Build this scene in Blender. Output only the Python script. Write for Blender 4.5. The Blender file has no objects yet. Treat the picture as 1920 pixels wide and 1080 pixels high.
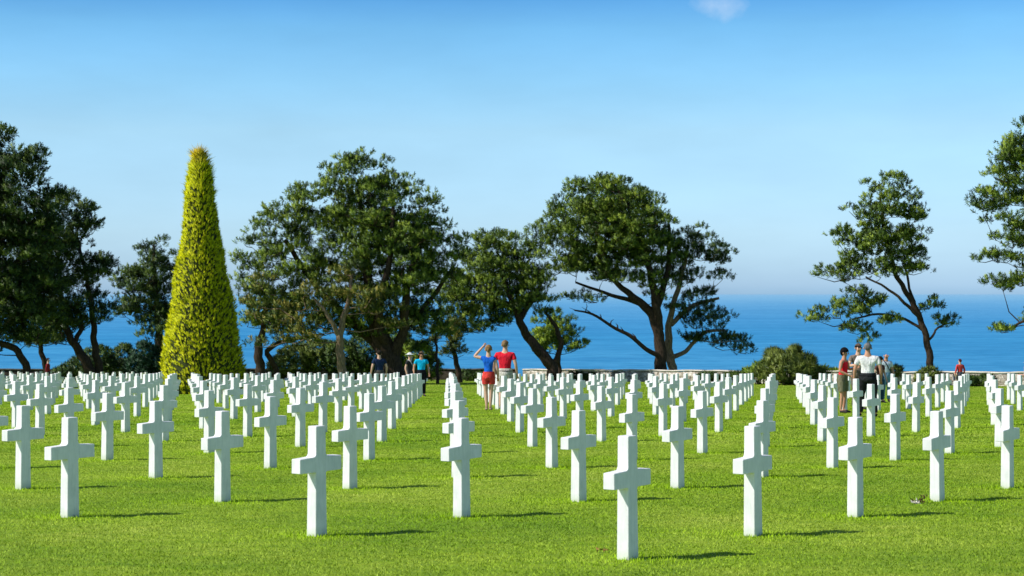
import bpy, bmesh, math, random
import numpy as np
R = math.radians
random.seed(7)
rng = np.random.default_rng(11)
scene = bpy.context.scene
COL = scene.collection

# ------------------------------------------------------------------ geometry of the place
H = 0.92                      # height of a grave cross
FPX = 3400.0                  # focal length in pixels of a 1920 wide frame
KW = FPX / 1000.0 * H         # metres of distance per unit W
_W = [-40, 0, 10, 13.2, 16.3, 23.2, 30, 45, 60]
_G = [0.2, 1.718, 2.69, 3.05, 3.45, 4.46, 5.36, 7.2, 9.0]
_tx = np.linspace(-60, 80, 2801)
_ty = np.interp(_tx, _W, _G)
_k = np.exp(-0.5 * (np.linspace(-2.5, 2.5, 61) / 1.0) ** 2); _k /= _k.sum()
_ty = np.convolve(np.pad(_ty, 30, mode='edge'), _k, mode='valid')
def Gd(W): return float(np.interp(W, _tx, _ty))
ZC = Gd(0) * H                # eye height, so the ground under the camera is z = 0
def gz(x, y):                 # the lawn's height
    return ZC - Gd(y / KW) * H
def at(px, py, W):            # the point seen at a pixel at distance W
    Y = W * KW
    return ((px - 960) / FPX * Y, Y, ZC - (py - 552) / FPX * Y)
def foot(px, W):
    Y = W * KW
    return ((px - 960) / FPX * Y, Y, gz(0, Y))
def ppm(W): return FPX / (W * KW)

# ------------------------------------------------------------------ helpers
def tag(o, label=None, cat=None, group=None, kind=None):
    if label: o['label'] = label
    if cat: o['category'] = cat
    if group: o['group'] = group
    if kind: o['kind'] = kind
    return o
def empty(name, loc, rz=0.0):
    o = bpy.data.objects.new(name, None); COL.objects.link(o)
    o.location = loc; o.rotation_euler = (0, 0, rz); o.empty_display_size = 0.3
    return o
def link_mesh(name, me, mat=None, parent=None):
    o = bpy.data.objects.new(name, me); COL.objects.link(o)
    if mat: me.materials.append(mat)
    if parent: o.parent = parent
    return o
def np_mesh(name, verts, faces, smooth=False):
    """faces: (n,3) or (n,4) integer array"""
    me = bpy.data.meshes.new(name)
    verts = np.asarray(verts, dtype=np.float32); faces = np.asarray(faces, dtype=np.int32)
    n, k = faces.shape
    me.vertices.add(len(verts)); me.vertices.foreach_set('co', verts.ravel())
    me.loops.add(n * k); me.loops.foreach_set('vertex_index', faces.ravel())
    me.polygons.add(n)
    me.polygons.foreach_set('loop_start', np.arange(0, n * k, k, dtype=np.int32))
    me.polygons.foreach_set('loop_total', np.full(n, k, dtype=np.int32))
    if smooth: me.polygons.foreach_set('use_smooth', np.ones(n, dtype=bool))
    me.update(calc_edges=True)
    return me

def leaf_mesh(name, V, Nd):
    """triangles V (n*3,3) shaded with the smooth normals Nd (n,3) of the clump they belong to"""
    V = V.reshape(-1, 3, 3); Nd = Nd / (np.linalg.norm(Nd, axis=1, keepdims=True) + 1e-9)
    g = np.cross(V[:, 1] - V[:, 0], V[:, 2] - V[:, 0])
    fl = (g * Nd).sum(1) < 0
    V[fl] = V[fl][:, [0, 2, 1]]
    V = V.reshape(-1, 3)
    me = np_mesh(name, V, np.arange(len(V)).reshape(-1, 3))
    a = me.attributes.new('custom_normal', 'FLOAT_VECTOR', 'POINT')
    a.data.foreach_set('vector', np.repeat(Nd, 3, axis=0).astype(np.float32).ravel()); me.update()
    return me
class NT:
    def __init__(self, name):
        self.m = bpy.data.materials.new(name); self.m.use_nodes = True
        self.t = self.m.node_tree; self.t.nodes.clear()
        self.out = self.n('ShaderNodeOutputMaterial')
    def n(self, typ, **kw):
        x = self.t.nodes.new(typ)
        for a, b in kw.items(): setattr(x, a, b)
        return x
    def l(self, a, b): self.t.links.new(a, b)
    def coord(self, which='Object'):
        return self.n('ShaderNodeTexCoord').outputs[which]
    def noise(self, vec, scale, detail=3, rough=0.55):
        x = self.n('ShaderNodeTexNoise'); x.inputs['Scale'].default_value = scale
        x.inputs['Detail'].default_value = detail; x.inputs['Roughness'].default_value = rough
        self.l(vec, x.inputs['Vector']); return x.outputs['Fac']
    def scaled(self, vec, s):
        x = self.n('ShaderNodeMapping'); x.inputs['Scale'].default_value = s
        self.l(vec, x.inputs['Vector']); return x.outputs['Vector']
    def ramp(self, fac, stops):
        x = self.n('ShaderNodeValToRGB'); e = x.color_ramp.elements
        while len(e) < len(stops): e.new(0.5)
        for i, (p, c) in enumerate(stops):
            e[i].position = p; e[i].color = (*c, 1) if len(c) == 3 else c
        self.l(fac, x.inputs['Fac']); return x.outputs['Color']
    def mix(self, fac, a, b, mode='MIX'):
        x = self.n('ShaderNodeMix', data_type='RGBA', blend_type=mode)
        for s, v in ((0, fac), (6, a), (7, b)):
            if isinstance(v, (int, float)): x.inputs[s].default_value = v
            elif isinstance(v, tuple): x.inputs[s].default_value = (*v, 1)
            else: self.l(v, x.inputs[s])
        return x.outputs[2]
    def math(self, op, a, b=0.0, clamp=False):
        x = self.n('ShaderNodeMath', operation=op, use_clamp=clamp)
        for i, v in enumerate((a, b)):
            if isinstance(v, (int, float)): x.inputs[i].default_value = v
            else: self.l(v, x.inputs[i])
        return x.outputs[0]
    def bsdf(self, color, rough=0.6, spec=0.3, bump=None, bstr=0.3, bdist=0.02, trans=0.0):
        p = self.n('ShaderNodeBsdfPrincipled')
        if isinstance(color, tuple): p.inputs['Base Color'].default_value = (*color, 1)
        else: self.l(color, p.inputs['Base Color'])
        if isinstance(rough, (int, float)): p.inputs['Roughness'].default_value = rough
        else: self.l(rough, p.inputs['Roughness'])
        p.inputs['Specular IOR Level'].default_value = spec
        if bump is not None:
            b = self.n('ShaderNodeBump'); b.inputs['Strength'].default_value = bstr
            b.inputs['Distance'].default_value = bdist
            self.l(bump, b.inputs['Height']); self.l(b.outputs[0], p.inputs['Normal'])
        if trans > 0:
            t = self.n('ShaderNodeBsdfTranslucent')
            if isinstance(color, tuple): t.inputs['Color'].default_value = (*color, 1)
            else: self.l(color, t.inputs['Color'])
            m = self.n('ShaderNodeMixShader'); m.inputs[0].default_value = trans
            self.l(p.outputs[0], m.inputs[1]); self.l(t.outputs[0], m.inputs[2])
            self.l(m.outputs[0], self.out.inputs[0])
        else:
            self.l(p.outputs[0], self.out.inputs[0])
        return self.m

# ------------------------------------------------------------------ materials
def m_marble():
    k = NT('white_marble'); c = k.coord()
    oi = k.n('ShaderNodeObjectInfo')
    add = k.n('ShaderNodeVectorMath', operation='ADD'); k.l(c, add.inputs[0])
    loc = k.n('ShaderNodeVectorMath', operation='SCALE'); k.l(oi.outputs['Location'], loc.inputs[0]); loc.inputs['Scale'].default_value = 3.1
    k.l(loc.outputs[0], add.inputs[1]); v = add.outputs[0]
    n1 = k.noise(v, 5, 5, 0.65); n2 = k.noise(k.scaled(v, (6, 6, 1.0)), 6, 4)
    base = k.ramp(n1, [(0.3, (0.74, 0.745, 0.74)), (0.60, (0.86, 0.85, 0.855)), (0.8, (0.90, 0.89, 0.89))])
    streak = k.ramp(n2, [(0.36, (0.90, 0.91, 0.90)), (0.56, (1, 1, 1))])
    col = k.mix(0.8, base, streak, 'MULTIPLY')
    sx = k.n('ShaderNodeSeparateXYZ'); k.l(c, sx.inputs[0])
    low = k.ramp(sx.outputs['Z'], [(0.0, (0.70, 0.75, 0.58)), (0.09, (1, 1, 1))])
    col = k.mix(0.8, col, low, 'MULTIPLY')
    return k.bsdf(col, 0.55, 0.3, k.noise(v, 60, 3), 0.15, 0.004)
def m_grass_ground():
    k = NT('lawn_grass'); c = k.coord()
    big = k.noise(c, 0.35, 4, 0.6); mid = k.noise(k.scaled(c, (1, 2.2, 1)), 2.2, 4, 0.65); fine = k.noise(c, 26, 4, 0.7)
    a = k.ramp(big, [(0.32, (0.18, 0.30, 0.016)), (0.5, (0.25, 0.38, 0.022)), (0.7, (0.32, 0.45, 0.035))])
    b = k.ramp(mid, [(0.3, (0.72, 0.80, 0.6)), (0.55, (1.0, 1.0, 1.0)), (0.75, (1.25, 1.12, 1.1))])
    f = k.ramp(fine, [(0.3, (0.62, 0.66, 0.5)), (0.5, (0.95, 0.95, 0.9)), (0.72, (1.3, 1.25, 1.6))])
    col = k.mix(1.0, k.mix(1.0, a, b, 'MULTIPLY'), f, 'MULTIPLY')
    dry = k.ramp(k.noise(c, 0.9, 5, 0.7), [(0.60, (0, 0, 0)), (0.75, (1, 1, 1))])
    drf = k.n('ShaderNodeRGBToBW'); k.l(dry, drf.inputs[0])
    col = k.mix(k.math('MULTIPLY', drf.outputs[0], 0.25), col, (0.34, 0.31, 0.05))
    return k.bsdf(col, 0.8, 0.15, k.noise(c, 45, 4, 0.7), 0.8, 0.03)
def m_blade():
    k = NT('grass_blade')
    geo = k.n('ShaderNodeNewGeometry'); P = geo.outputs['Position']
    big = k.noise(P, 0.35, 4, 0.6); mid = k.noise(k.scaled(P, (1, 1.6, 1)), 2.4, 3, 0.6); fine = k.noise(P, 13, 3, 0.7)
    a = k.ramp(big, [(0.32, (0.22, 0.41, 0.020)), (0.5, (0.345, 0.51, 0.038)), (0.7, (0.48, 0.60, 0.08))])
    b = k.ramp(mid, [(0.33, (0.66, 0.78, 0.45)), (0.5, (1, 1, 1)), (0.68, (1.15, 1.05, 1.6))])
    f = k.ramp(fine, [(0.3, (0.74, 0.78, 0.55)), (0.5, (1, 1, 1)), (0.70, (1.18, 1.10, 1.7))])
    col = k.mix(1.0, k.mix(1.0, a, b, 'MULTIPLY'), f, 'MULTIPLY')
    at_ = k.n('ShaderNodeAttribute', attribute_name='lush')
    col = k.mix(k.math('MULTIPLY', at_.outputs['Fac'], 0.85), col, (0.42, 0.70, 0.006))
    return k.bsdf(col, 0.6, 0.2, trans=0.15)
def m_needles(name, dark, mid, light, scale=0.9, trans=0.10):
    k = NT(name); c = k.coord()
    n = k.noise(c, scale, 4, 0.6); n2 = k.noise(c, 5.0, 2, 0.5)
    at_ = k.n('ShaderNodeAttribute', attribute_name='tint')
    s = k.math('ADD', k.math('ADD', k.math('MULTIPLY', n, 0.62), k.math('MULTIPLY', n2, 0.38)), k.math('MULTIPLY', at_.outputs['Fac'], 0.09))
    col = k.ramp(s, [(0.38, dark), (0.5, mid), (0.63, light)])
    return k.bsdf(col, 0.5, 0.25, trans=trans)
def m_topiary():
    k = NT('yew_foliage'); c = k.coord()
    n = k.noise(c, 7, 3, 0.6)
    col = k.ramp(n, [(0.34, (0.22, 0.27, 0.004)), (0.45, (0.54, 0.59, 0.006)), (0.60, (0.74, 0.74, 0.010))])
    sx = k.n('ShaderNodeSeparateXYZ'); k.l(c, sx.inputs[0])
    t = k.ramp(k.math('DIVIDE', sx.outputs['Z'], 11.0), [(0.9, (0, 0, 0)), (0.97, (1, 1, 1))])
    tf = k.n('ShaderNodeRGBToBW'); k.l(t, tf.inputs[0])
    col = k.mix(k.math('MULTIPLY', tf.outputs[0], 0.7), col, (0.55, 0.33, 0.03))
    return k.bsdf(col, 0.55, 0.2, trans=0.18)
def m_bark(name, a, b):
    k = NT(name); c = k.coord()
    n = k.noise(k.scaled(c, (5, 5, 1.2)), 3, 5, 0.7)
    return k.bsdf(k.ramp(n, [(0.35, a), (0.62, b)]), 0.9, 0.1, n, 0.9, 0.06)
def m_plain(name, col, rough=0.8, var=0.18, scale=14):
    k = NT(name); c = k.coord()
    n = k.noise(c, scale, 3, 0.6)
    lo = tuple(v * (1 - var) for v in col); hi = tuple(min(1, v * (1 + var)) for v in col)
    return k.bsdf(k.ramp(n, [(0.35, lo), (0.65, hi)]), rough, 0.2, n, 0.3, 0.02)
def m_stone():
    k = NT('wall_stone'); c = k.coord('Object')
    vo = k.n('ShaderNodeTexVoronoi'); vo.inputs['Scale'].default_value = 3.2
    k.l(k.scaled(c, (1, 1, 1.7)), vo.inputs['Vector'])
    bw = k.n('ShaderNodeRGBToBW'); k.l(vo.outputs['Color'], bw.inputs[0])
    col = k.ramp(bw.outputs[0], [(0.2, (0.28, 0.25, 0.21)), (0.5, (0.48, 0.43, 0.37)), (0.8, (0.64, 0.60, 0.54))])
    v2 = k.n('ShaderNodeTexVoronoi', feature='DISTANCE_TO_EDGE'); v2.inputs['Scale'].default_value = 3.2
    k.l(k.scaled(c, (1, 1, 1.7)), v2.inputs['Vector'])
    mort = k.ramp(v2.outputs['Distance'], [(0.02, (0.45, 0.42, 0.38)), (0.09, (1, 1, 1))])
    col = k.mix(1, col, mort, 'MULTIPLY')
    moss = k.ramp(k.noise(c, 0.5, 4, 0.7), [(0.5, (0, 0, 0)), (0.62, (1, 1, 1))])
    mb = k.n('ShaderNodeRGBToBW'); k.l(moss, mb.inputs[0])
    col = k.mix(k.math('MULTIPLY', mb.outputs[0], 0.65), col, (0.09, 0.085, 0.05))
    return k.bsdf(col, 0.9, 0.15, v2.outputs['Distance'], 0.9, 0.05)
def m_sea():
    k = NT('sea_water'); c = k.coord('Object')
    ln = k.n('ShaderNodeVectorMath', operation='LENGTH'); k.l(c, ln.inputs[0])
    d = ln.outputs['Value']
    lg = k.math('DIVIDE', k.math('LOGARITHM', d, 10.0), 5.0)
    base = k.ramp(lg, [(0.60, (0.038, 0.26, 0.50)), (0.66, (0.028, 0.245, 0.50)), (0.71, (0.045, 0.27, 0.53)), (0.78, (0.08, 0.325, 0.57)), (0.85, (0.125, 0.385, 0.60)), (0.95, (0.155, 0.41, 0.61))])  # paler with distance: horizon haze mixed into the water colour
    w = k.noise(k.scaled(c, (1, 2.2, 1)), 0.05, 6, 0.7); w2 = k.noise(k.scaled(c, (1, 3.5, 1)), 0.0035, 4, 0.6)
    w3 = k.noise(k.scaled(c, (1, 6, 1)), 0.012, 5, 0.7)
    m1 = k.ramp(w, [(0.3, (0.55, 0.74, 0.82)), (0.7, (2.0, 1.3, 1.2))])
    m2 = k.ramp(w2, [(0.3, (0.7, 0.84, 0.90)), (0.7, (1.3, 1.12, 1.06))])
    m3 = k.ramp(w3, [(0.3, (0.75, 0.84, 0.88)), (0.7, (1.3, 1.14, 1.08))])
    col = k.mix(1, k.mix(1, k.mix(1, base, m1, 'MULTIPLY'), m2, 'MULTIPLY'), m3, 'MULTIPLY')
    return k.bsdf(col, 0.7, 0.04, w, 0.3, 1.0)

MARBLE = m_marble(); GROUND = m_grass_ground(); BLADE = m_blade(); SEA = m_sea(); STONE = m_stone()
N_DARK = m_needles('dark_pine_needles', (0.012, 0.032, 0.008), (0.045, 0.092, 0.016), (0.15, 0.22, 0.028))
N_MID = m_needles('pine_needles', (0.020, 0.048, 0.009), (0.11, 0.19, 0.020), (0.31, 0.41, 0.040))
N_BRN = m_needles('browning_pine_needles', (0.025, 0.050, 0.010), (0.10, 0.155, 0.020), (0.36, 0.31, 0.06), 0.6)
N_BRIGHT = m_needles('bright_pine_needles', (0.04, 0.09, 0.010), (0.15, 0.25, 0.02), (0.34, 0.46, 0.035))
N_BUSH = m_needles('bush_leaves', (0.035, 0.065, 0.012), (0.11, 0.155, 0.025), (0.25, 0.30, 0.05), 1.6)
N_BLUE = m_needles('dark_shrub_leaves', (0.008, 0.03, 0.014), (0.018, 0.06, 0.028), (0.04, 0.10, 0.04), 1.6)
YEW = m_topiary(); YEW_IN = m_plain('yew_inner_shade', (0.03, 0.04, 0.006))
BARK = m_bark('pine_bark', (0.018, 0.013, 0.010), (0.075, 0.052, 0.036))
BARK_L = m_bark('pale_pine_bark', (0.10, 0.07, 0.05), (0.30, 0.22, 0.15))

# ------------------------------------------------------------------ ground and sea
def build_ground():
    xs = np.concatenate([[-3000, -1500, -700, -350, -200, -120], np.arange(-80, 81, 4.0), [120, 200, 350, 700, 1500, 3000]])
    ys = np.concatenate([[-3000, -1200, -500, -200, -80, -40, -15], np.arange(-5, 165, 1.2), [168, 172, 178, 186, 196, 210, 230, 260]])
    vs = []
    for y in ys:
        for x in xs:
            z = gz(x, max(y, -60)) if y < 166 else gz(x, 166) - (y - 166) * 0.55
            if 0 < y < 140: z += 0.02 * math.sin(x * 0.31 + y * 0.17) * math.sin(y * 0.23)*0.5
            vs.append((x, y, z))
    nx = len(xs); f = []
    for j in range(len(ys) - 1):
        for i in range(nx - 1):
            a = j * nx + i; f.append((a, a + 1, a + nx + 1, a + nx))
    me = np_mesh('ground', vs, f, True)
    return tag(link_mesh('ground', me, GROUND), kind='structure')
build_ground()
SEA_Z = ZC - 48.0
def build_sea():
    ys = [150, 400, 1000, 3000, 9000, 30000, 150000]; xs = [-150000, -20000, -5000, 0, 5000, 20000, 150000]
    vs = [(x, y, SEA_Z) for y in ys for x in xs]; nx = len(xs)
    f = [(j * nx + i, j * nx + i + 1, (j + 1) * nx + i + 1, (j + 1) * nx + i) for j in range(len(ys) - 1) for i in range(nx - 1)]
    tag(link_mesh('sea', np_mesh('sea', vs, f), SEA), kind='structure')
build_sea()

# near grass: real blades, one mass
def build_grass(cross_xy):
    T = 1.5; cx = np.array(cross_xy)
    def tile(nb, ws, hs):
        x = rng.uniform(-T / 2, T / 2, nb); y = rng.uniform(-T / 2, T / 2, nb)
        ang = rng.uniform(0, 2 * np.pi, nb); w = rng.uniform(0.003, 0.007, nb) * ws; h = rng.uniform(0.008, 0.024, nb) * hs
        lean = rng.uniform(0.004, 0.028, nb); la = rng.uniform(0, 2 * np.pi, nb)
        v = np.zeros((nb, 3, 3), np.float32)
        v[:, 0] = np.stack([x - np.cos(ang) * w, y - np.sin(ang) * w, np.zeros(nb) - 0.004], 1)
        v[:, 1] = np.stack([x + np.cos(ang) * w, y + np.sin(ang) * w, np.zeros(nb) - 0.004], 1)
        v[:, 2] = np.stack([x + np.cos(la) * lean, y + np.sin(la) * lean, h], 1)
        return v
    out = []; lush = []
    Y = 9.0
    while Y < 124:
        half = Y * 960 / FPX + 1.6
        nb, ws, hs = (4600, .9, .85) if Y < 30 else ((1800, 1.5, 1.1) if Y < 55 else ((800, 2.3, 1.2) if Y < 90 else (420, 3.4, 1.3)))
        sl = (gz(0, Y + 0.7) - gz(0, Y - 0.7)) / 1.4
        X = -half
        while X < half:
            v = tile(nb, ws, hs).reshape(-1, 3)
            xx = v[:, 0] + X; yy = v[:, 1] + Y
            root = np.repeat(v.reshape(-1, 3, 3)[:, 0, :2] + np.array([X, Y]), 3, axis=0)
            near = cx[(np.abs(cx[:, 0] - X) < 2.6) & (np.abs(cx[:, 1] - Y) < 2.3)]
            L = np.zeros(len(v), np.float32); L2 = np.zeros(len(v), np.float32)
            for c in near:
                d = np.hypot((root[:, 0] - c[0] - 0.06) * 0.8, root[:, 1] - c[1] + 0.05)
                L = np.maximum(L, np.clip(1.25 - d / 0.42, 0, 1))
                L2 = np.maximum(L2, np.clip(1.2 - np.hypot((root[:, 0] - c[0] - 0.1) * 0.72, root[:, 1] - c[1]) / 1.15, 0, 1))
            wob = 0.5 + 0.5 * np.sin(root[:, 0] * 1.9 + 2.0 * np.sin(root[:, 1] * 1.3)) * np.sin(root[:, 1] * 2.3 + 1.5 * np.sin(root[:, 0] * 0.9))
            z = v[:, 2] * (1 + 0.7 * L) + gz(0, Y) + v[:, 1] * sl + 0.01 * np.sin(xx * 0.31 + yy * 0.17) * np.sin(yy * 0.23)
            out.append(np.stack([xx, yy, z], 1).astype(np.float32)); lush.append(np.maximum(L, L2 * (0.2 + 0.5 * wob)))
            X += T
        Y += T
    V = np.concatenate(out); L = np.concatenate(lush)
    me = leaf_mesh('grass', V, np.array([0, 0, 1.0]) + rng.normal(size=(len(V) // 3, 3)) * 0.30)
    a = me.attributes.new('lush', 'FLOAT', 'POINT'); a.data.foreach_set('value', L)
    tag(link_mesh('grass', me, BLADE), 'short mown lawn grass around and between the crosses', 'grass', kind='stuff')

# ------------------------------------------------------------------ crosses
def cross_mesh():
    # outline with rounded inner corners, slightly tapering, front/back at +-d
    h = H; wb, wt = 0.069, 0.058; A = 0.258; z0, z1 = 0.585 * h, 0.725 * h; r = 0.032
    def arc(cx, cz, a0, a1, n=5):
        return [(cx + r * math.cos(R(a0 + (a1 - a0) * i / n)), cz + r * math.sin(R(a0 + (a1 - a0) * i / n))) for i in range(n + 1)]
    wz = lambda z: wb + (wt - wb) * z / h
    right = [(wb + 0.002, -0.08)]
    right += [(wz(z0) , z0 - 0.010), (wz(z0) + 0.010, z0)]                # sharp-ish lower inner corner
    right += [(A - 0.004, z0 + 0.001), (A, z0 + 0.005), (A, z1 - 0.012), (A - 0.005, z1 - 0.007)]
    right += arc(wz(z1) + r, z1 + r, -90, -180)                           # rounded upper inner corner
    right += [(wt, h - 0.006), (wt - 0.005, h)]
    left = [(-x, z) for x, z in reversed(right)]
    out = right + left
    bm = bmesh.new()
    def ring(y, s=0.0):
        return [bm.verts.new((x - math.copysign(s, x), y, z)) for x, z in out]
    d = 0.050
    def dz(z): return d * (1.04 - 0.10 * z / h)
    fr = [bm.verts.new((x, -dz(z), z)) for x, z in out]
    bk = [bm.verts.new((x, dz(z), z)) for x, z in out]
    bm.faces.new(fr); bm.faces.new(list(reversed(bk)))
    n = len(out)
    for i in range(n):
        j = (i + 1) % n
        bm.faces.new((fr[j], fr[i], bk[i], bk[j]))
    bmesh.ops.recalc_face_normals(bm, faces=bm.faces)
    ed = [e for e in bm.edges if len(e.link_faces) == 2 and e.calc_face_angle(0) > 1.0 and (abs(e.verts[0].co.y - e.verts[1].co.y) < 0.03)]
    bmesh.ops.bevel(bm, geom=ed, offset=0.004, segments=1, affect='EDGES')
    bmesh.ops.triangulate(bm, faces=[f for f in bm.faces if len(f.verts) > 4])
    me = bpy.data.meshes.new('grave_cross'); bm.to_mesh(me); bm.free()
    return me
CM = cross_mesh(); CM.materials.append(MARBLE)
O = (0.928, 4.299); VA = (1.252, 0.526); VC = (-2.694, 0.536)
ARM = math.atan2(VA[1] * 3.4, VA[0])
TOP_PX, TOP_W = 382, 25.2
def lat(ip, j):
    X = O[0] + ip * VA[0] + j * VC[0]; W = O[1] + ip * VA[1] + j * VC[1]
    return X, W
ORD = ['zeroth','first','second','third','fourth','fifth','sixth','seventh','eighth','ninth','tenth','eleventh','twelfth','thirteenth','fourteenth','fifteenth','sixteenth','seventeenth','eighteenth','nineteenth','twentieth','twenty-first','twenty-second','twenty-third','twenty-fourth','twenty-fifth','twenty-sixth','twenty-seventh','twenty-eighth','twenty-ninth','thirtieth']
cells = []
tp = foot(TOP_PX, TOP_W)
for j in range(0, 27):
    k = 0
    for ip in range(0, 28):
        X, W = lat(ip, j)
        px = 960 + X * 1000 / W
        if px < -45 or px > 1960: continue
        x, y = X * H, W * KW
        if math.hypot(x - tp[0], y - tp[1]) < 2.35: continue
        if -10 < px < 1930: k += 1
        cells.append((W, x, y, j, k, px))
cells.sort()
NAMED = {
 (0, 1): 'nearest white marble cross, standing lowest in the photo right of centre',
 (0, 2): 'white marble cross right behind and to the right of the nearest one',
 (0, 3): 'white marble cross just left of the small bouquet on the grass',
 (0, 4): 'white marble cross just right of the small bouquet on the grass',
 (0, 5): 'foremost white marble cross at the right edge of the photo',
 (1, 1): 'large white marble cross in front, halfway between left edge and the nearest cross',
 (1, 2): 'white marble cross leading the straight column seen edge on below the couple',
 (2, 1): 'foremost white marble cross at the far left, its shadow on open lawn',
}
print('crosses', len(cells))
stuff_v, stuff_f = [], []
base_v = np.array([v.co[:] for v in CM.vertices]); 
first = True
tris = []
for p in CM.polygons:
    vs = list(p.vertices)
    for q in range(1, len(vs) - 1): tris.append((vs[0], vs[q], vs[q + 1]))
tris = np.array(tris)
for n, (W, x, y, j, k, px) in enumerate(cells):
    rz = ARM + random.uniform(-0.012, 0.012)
    z = gz(x, y) + random.uniform(-0.008, 0.008)
    x += random.uniform(-0.012, 0.012)
    if n < 300:
        o = bpy.data.objects.new('grave_cross', CM); COL.objects.link(o)
        o.location = (x, y, z); o.rotation_euler = (random.uniform(-.006, .006), random.uniform(-.008, .008), rz)
        lab = NAMED.get((j, k))
        if not lab:
            if px <= -10 or px >= 1930: lab = 'white marble cross cut off by the side edge of the photo'
            else: lab = 'white marble cross, %s from the front of the %s diagonal row from the right' % (ORD[k], ORD[j + 1])
        tag(o, lab, 'grave cross', 'white marble grave crosses in rows on the lawn')
    else:
        c, s = math.cos(rz), math.sin(rz)
        v = base_v.copy(); v2 = v.copy()
        v2[:, 0] = v[:, 0] * c - v[:, 1] * s + x; v2[:, 1] = v[:, 0] * s + v[:, 1] * c + y; v2[:, 2] = v[:, 2] + z
        stuff_f.append(tris + len(stuff_v) * len(base_v)); stuff_v.append(v2)
if stuff_v:
    me = np_mesh('far_grave_crosses', np.concatenate(stuff_v), np.concatenate(stuff_f))
    tag(link_mesh('far_grave_crosses', me, MARBLE), 'mass of the farthest small white crosses in front of the trees', 'grave crosses', kind='stuff')

build_grass([(c[1], c[2]) for c in cells])

# ------------------------------------------------------------------ foliage
def blades(P, Rr, nb, length, width, up=0.25, dirs=None, spread=1.0, jitter=0.25):
    """P (n,3) puff centres; nb blades each -> (n*nb) thin triangles"""
    n = len(P)
    d = rng.normal(size=(n, nb, 3)) * spread
    if dirs is not None: d += dirs[:, None, :]
    d[..., 2] += up
    d /= np.linalg.norm(d, axis=2, keepdims=True) + 1e-9
    L = rng.uniform(0.6, 1.15, (n, nb, 1)) * (length if np.isscalar(length) else length[:, None, None])
    c = P[:, None, :] + d * (np.asarray(Rr).reshape(-1, 1, 1) if not np.isscalar(Rr) else Rr) * rng.uniform(0.0, jitter * 2, (n, nb, 1)) 
    side = np.cross(d, rng.normal(size=(n, nb, 3))); side /= np.linalg.norm(side, axis=2, keepdims=True) + 1e-9
    w = width * rng.uniform(0.7, 1.3, (n, nb, 1))
    v = np.stack([c - side * w * 0.5, c + side * w * 0.5, c + d * L], axis=2)
    return v.reshape(-1, 3)
def tube(pts, rad, sides=6):
    pts = np.asarray(pts, float); n = len(pts); V = []; F = []
    for i in range(n):
        t = pts[min(i + 1, n - 1)] - pts[max(i - 1, 0)]; t /= np.linalg.norm(t) + 1e-9
        a = np.cross(t, [0.1, 1, 0.05]); a /= np.linalg.norm(a) + 1e-9; b = np.cross(t, a)
        for s in range(sides):
            th = 2 * math.pi * s / sides
            V.append(pts[i] + rad[i] * (a * math.cos(th) + b * math.sin(th)))
    for i in range(n - 1):
        for s in range(sides):
            s2 = (s + 1) % sides
            F.append((i * sides + s, i * sides + s2, (i + 1) * sides + s2, (i + 1) * sides + s))
    return V, F
def smooth_poly(pts, rads, m=5):
    pts = [np.asarray(p, float) for p in pts]; out = []; ro = []
    P = [2 * pts[0] - pts[1]] + pts + [2 * pts[-1] - pts[-2]]
    for i in range(1, len(P) - 2):
        for k in range(m):
            t = k / m
            q = 0.5 * ((2 * P[i]) + (-P[i-1] + P[i+1]) * t + (2*P[i-1] - 5*P[i] + 4*P[i+1] - P[i+2]) * t*t + (-P[i-1] + 3*P[i] - 3*P[i+1] + P[i+2]) * t**3)
            out.append(q); ro.append(rads[i-1] * (1 - t) + rads[i] * t)
    out.append(pts[-1]); ro.append(rads[-1])
    return out, ro
class Tubes:
    def __init__(s): s.V = []; s.F = []
    def add(s, pts, rad, sides=6):
        V, F = tube(pts, rad, sides); o = len(s.V)
        s.V += V; s.F += [tuple(i + o for i in f) for f in F]
    def obj(s, name, mat, parent):
        return link_mesh(name, np_mesh(name, s.V, s.F, True), mat, parent) if s.V else None

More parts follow.
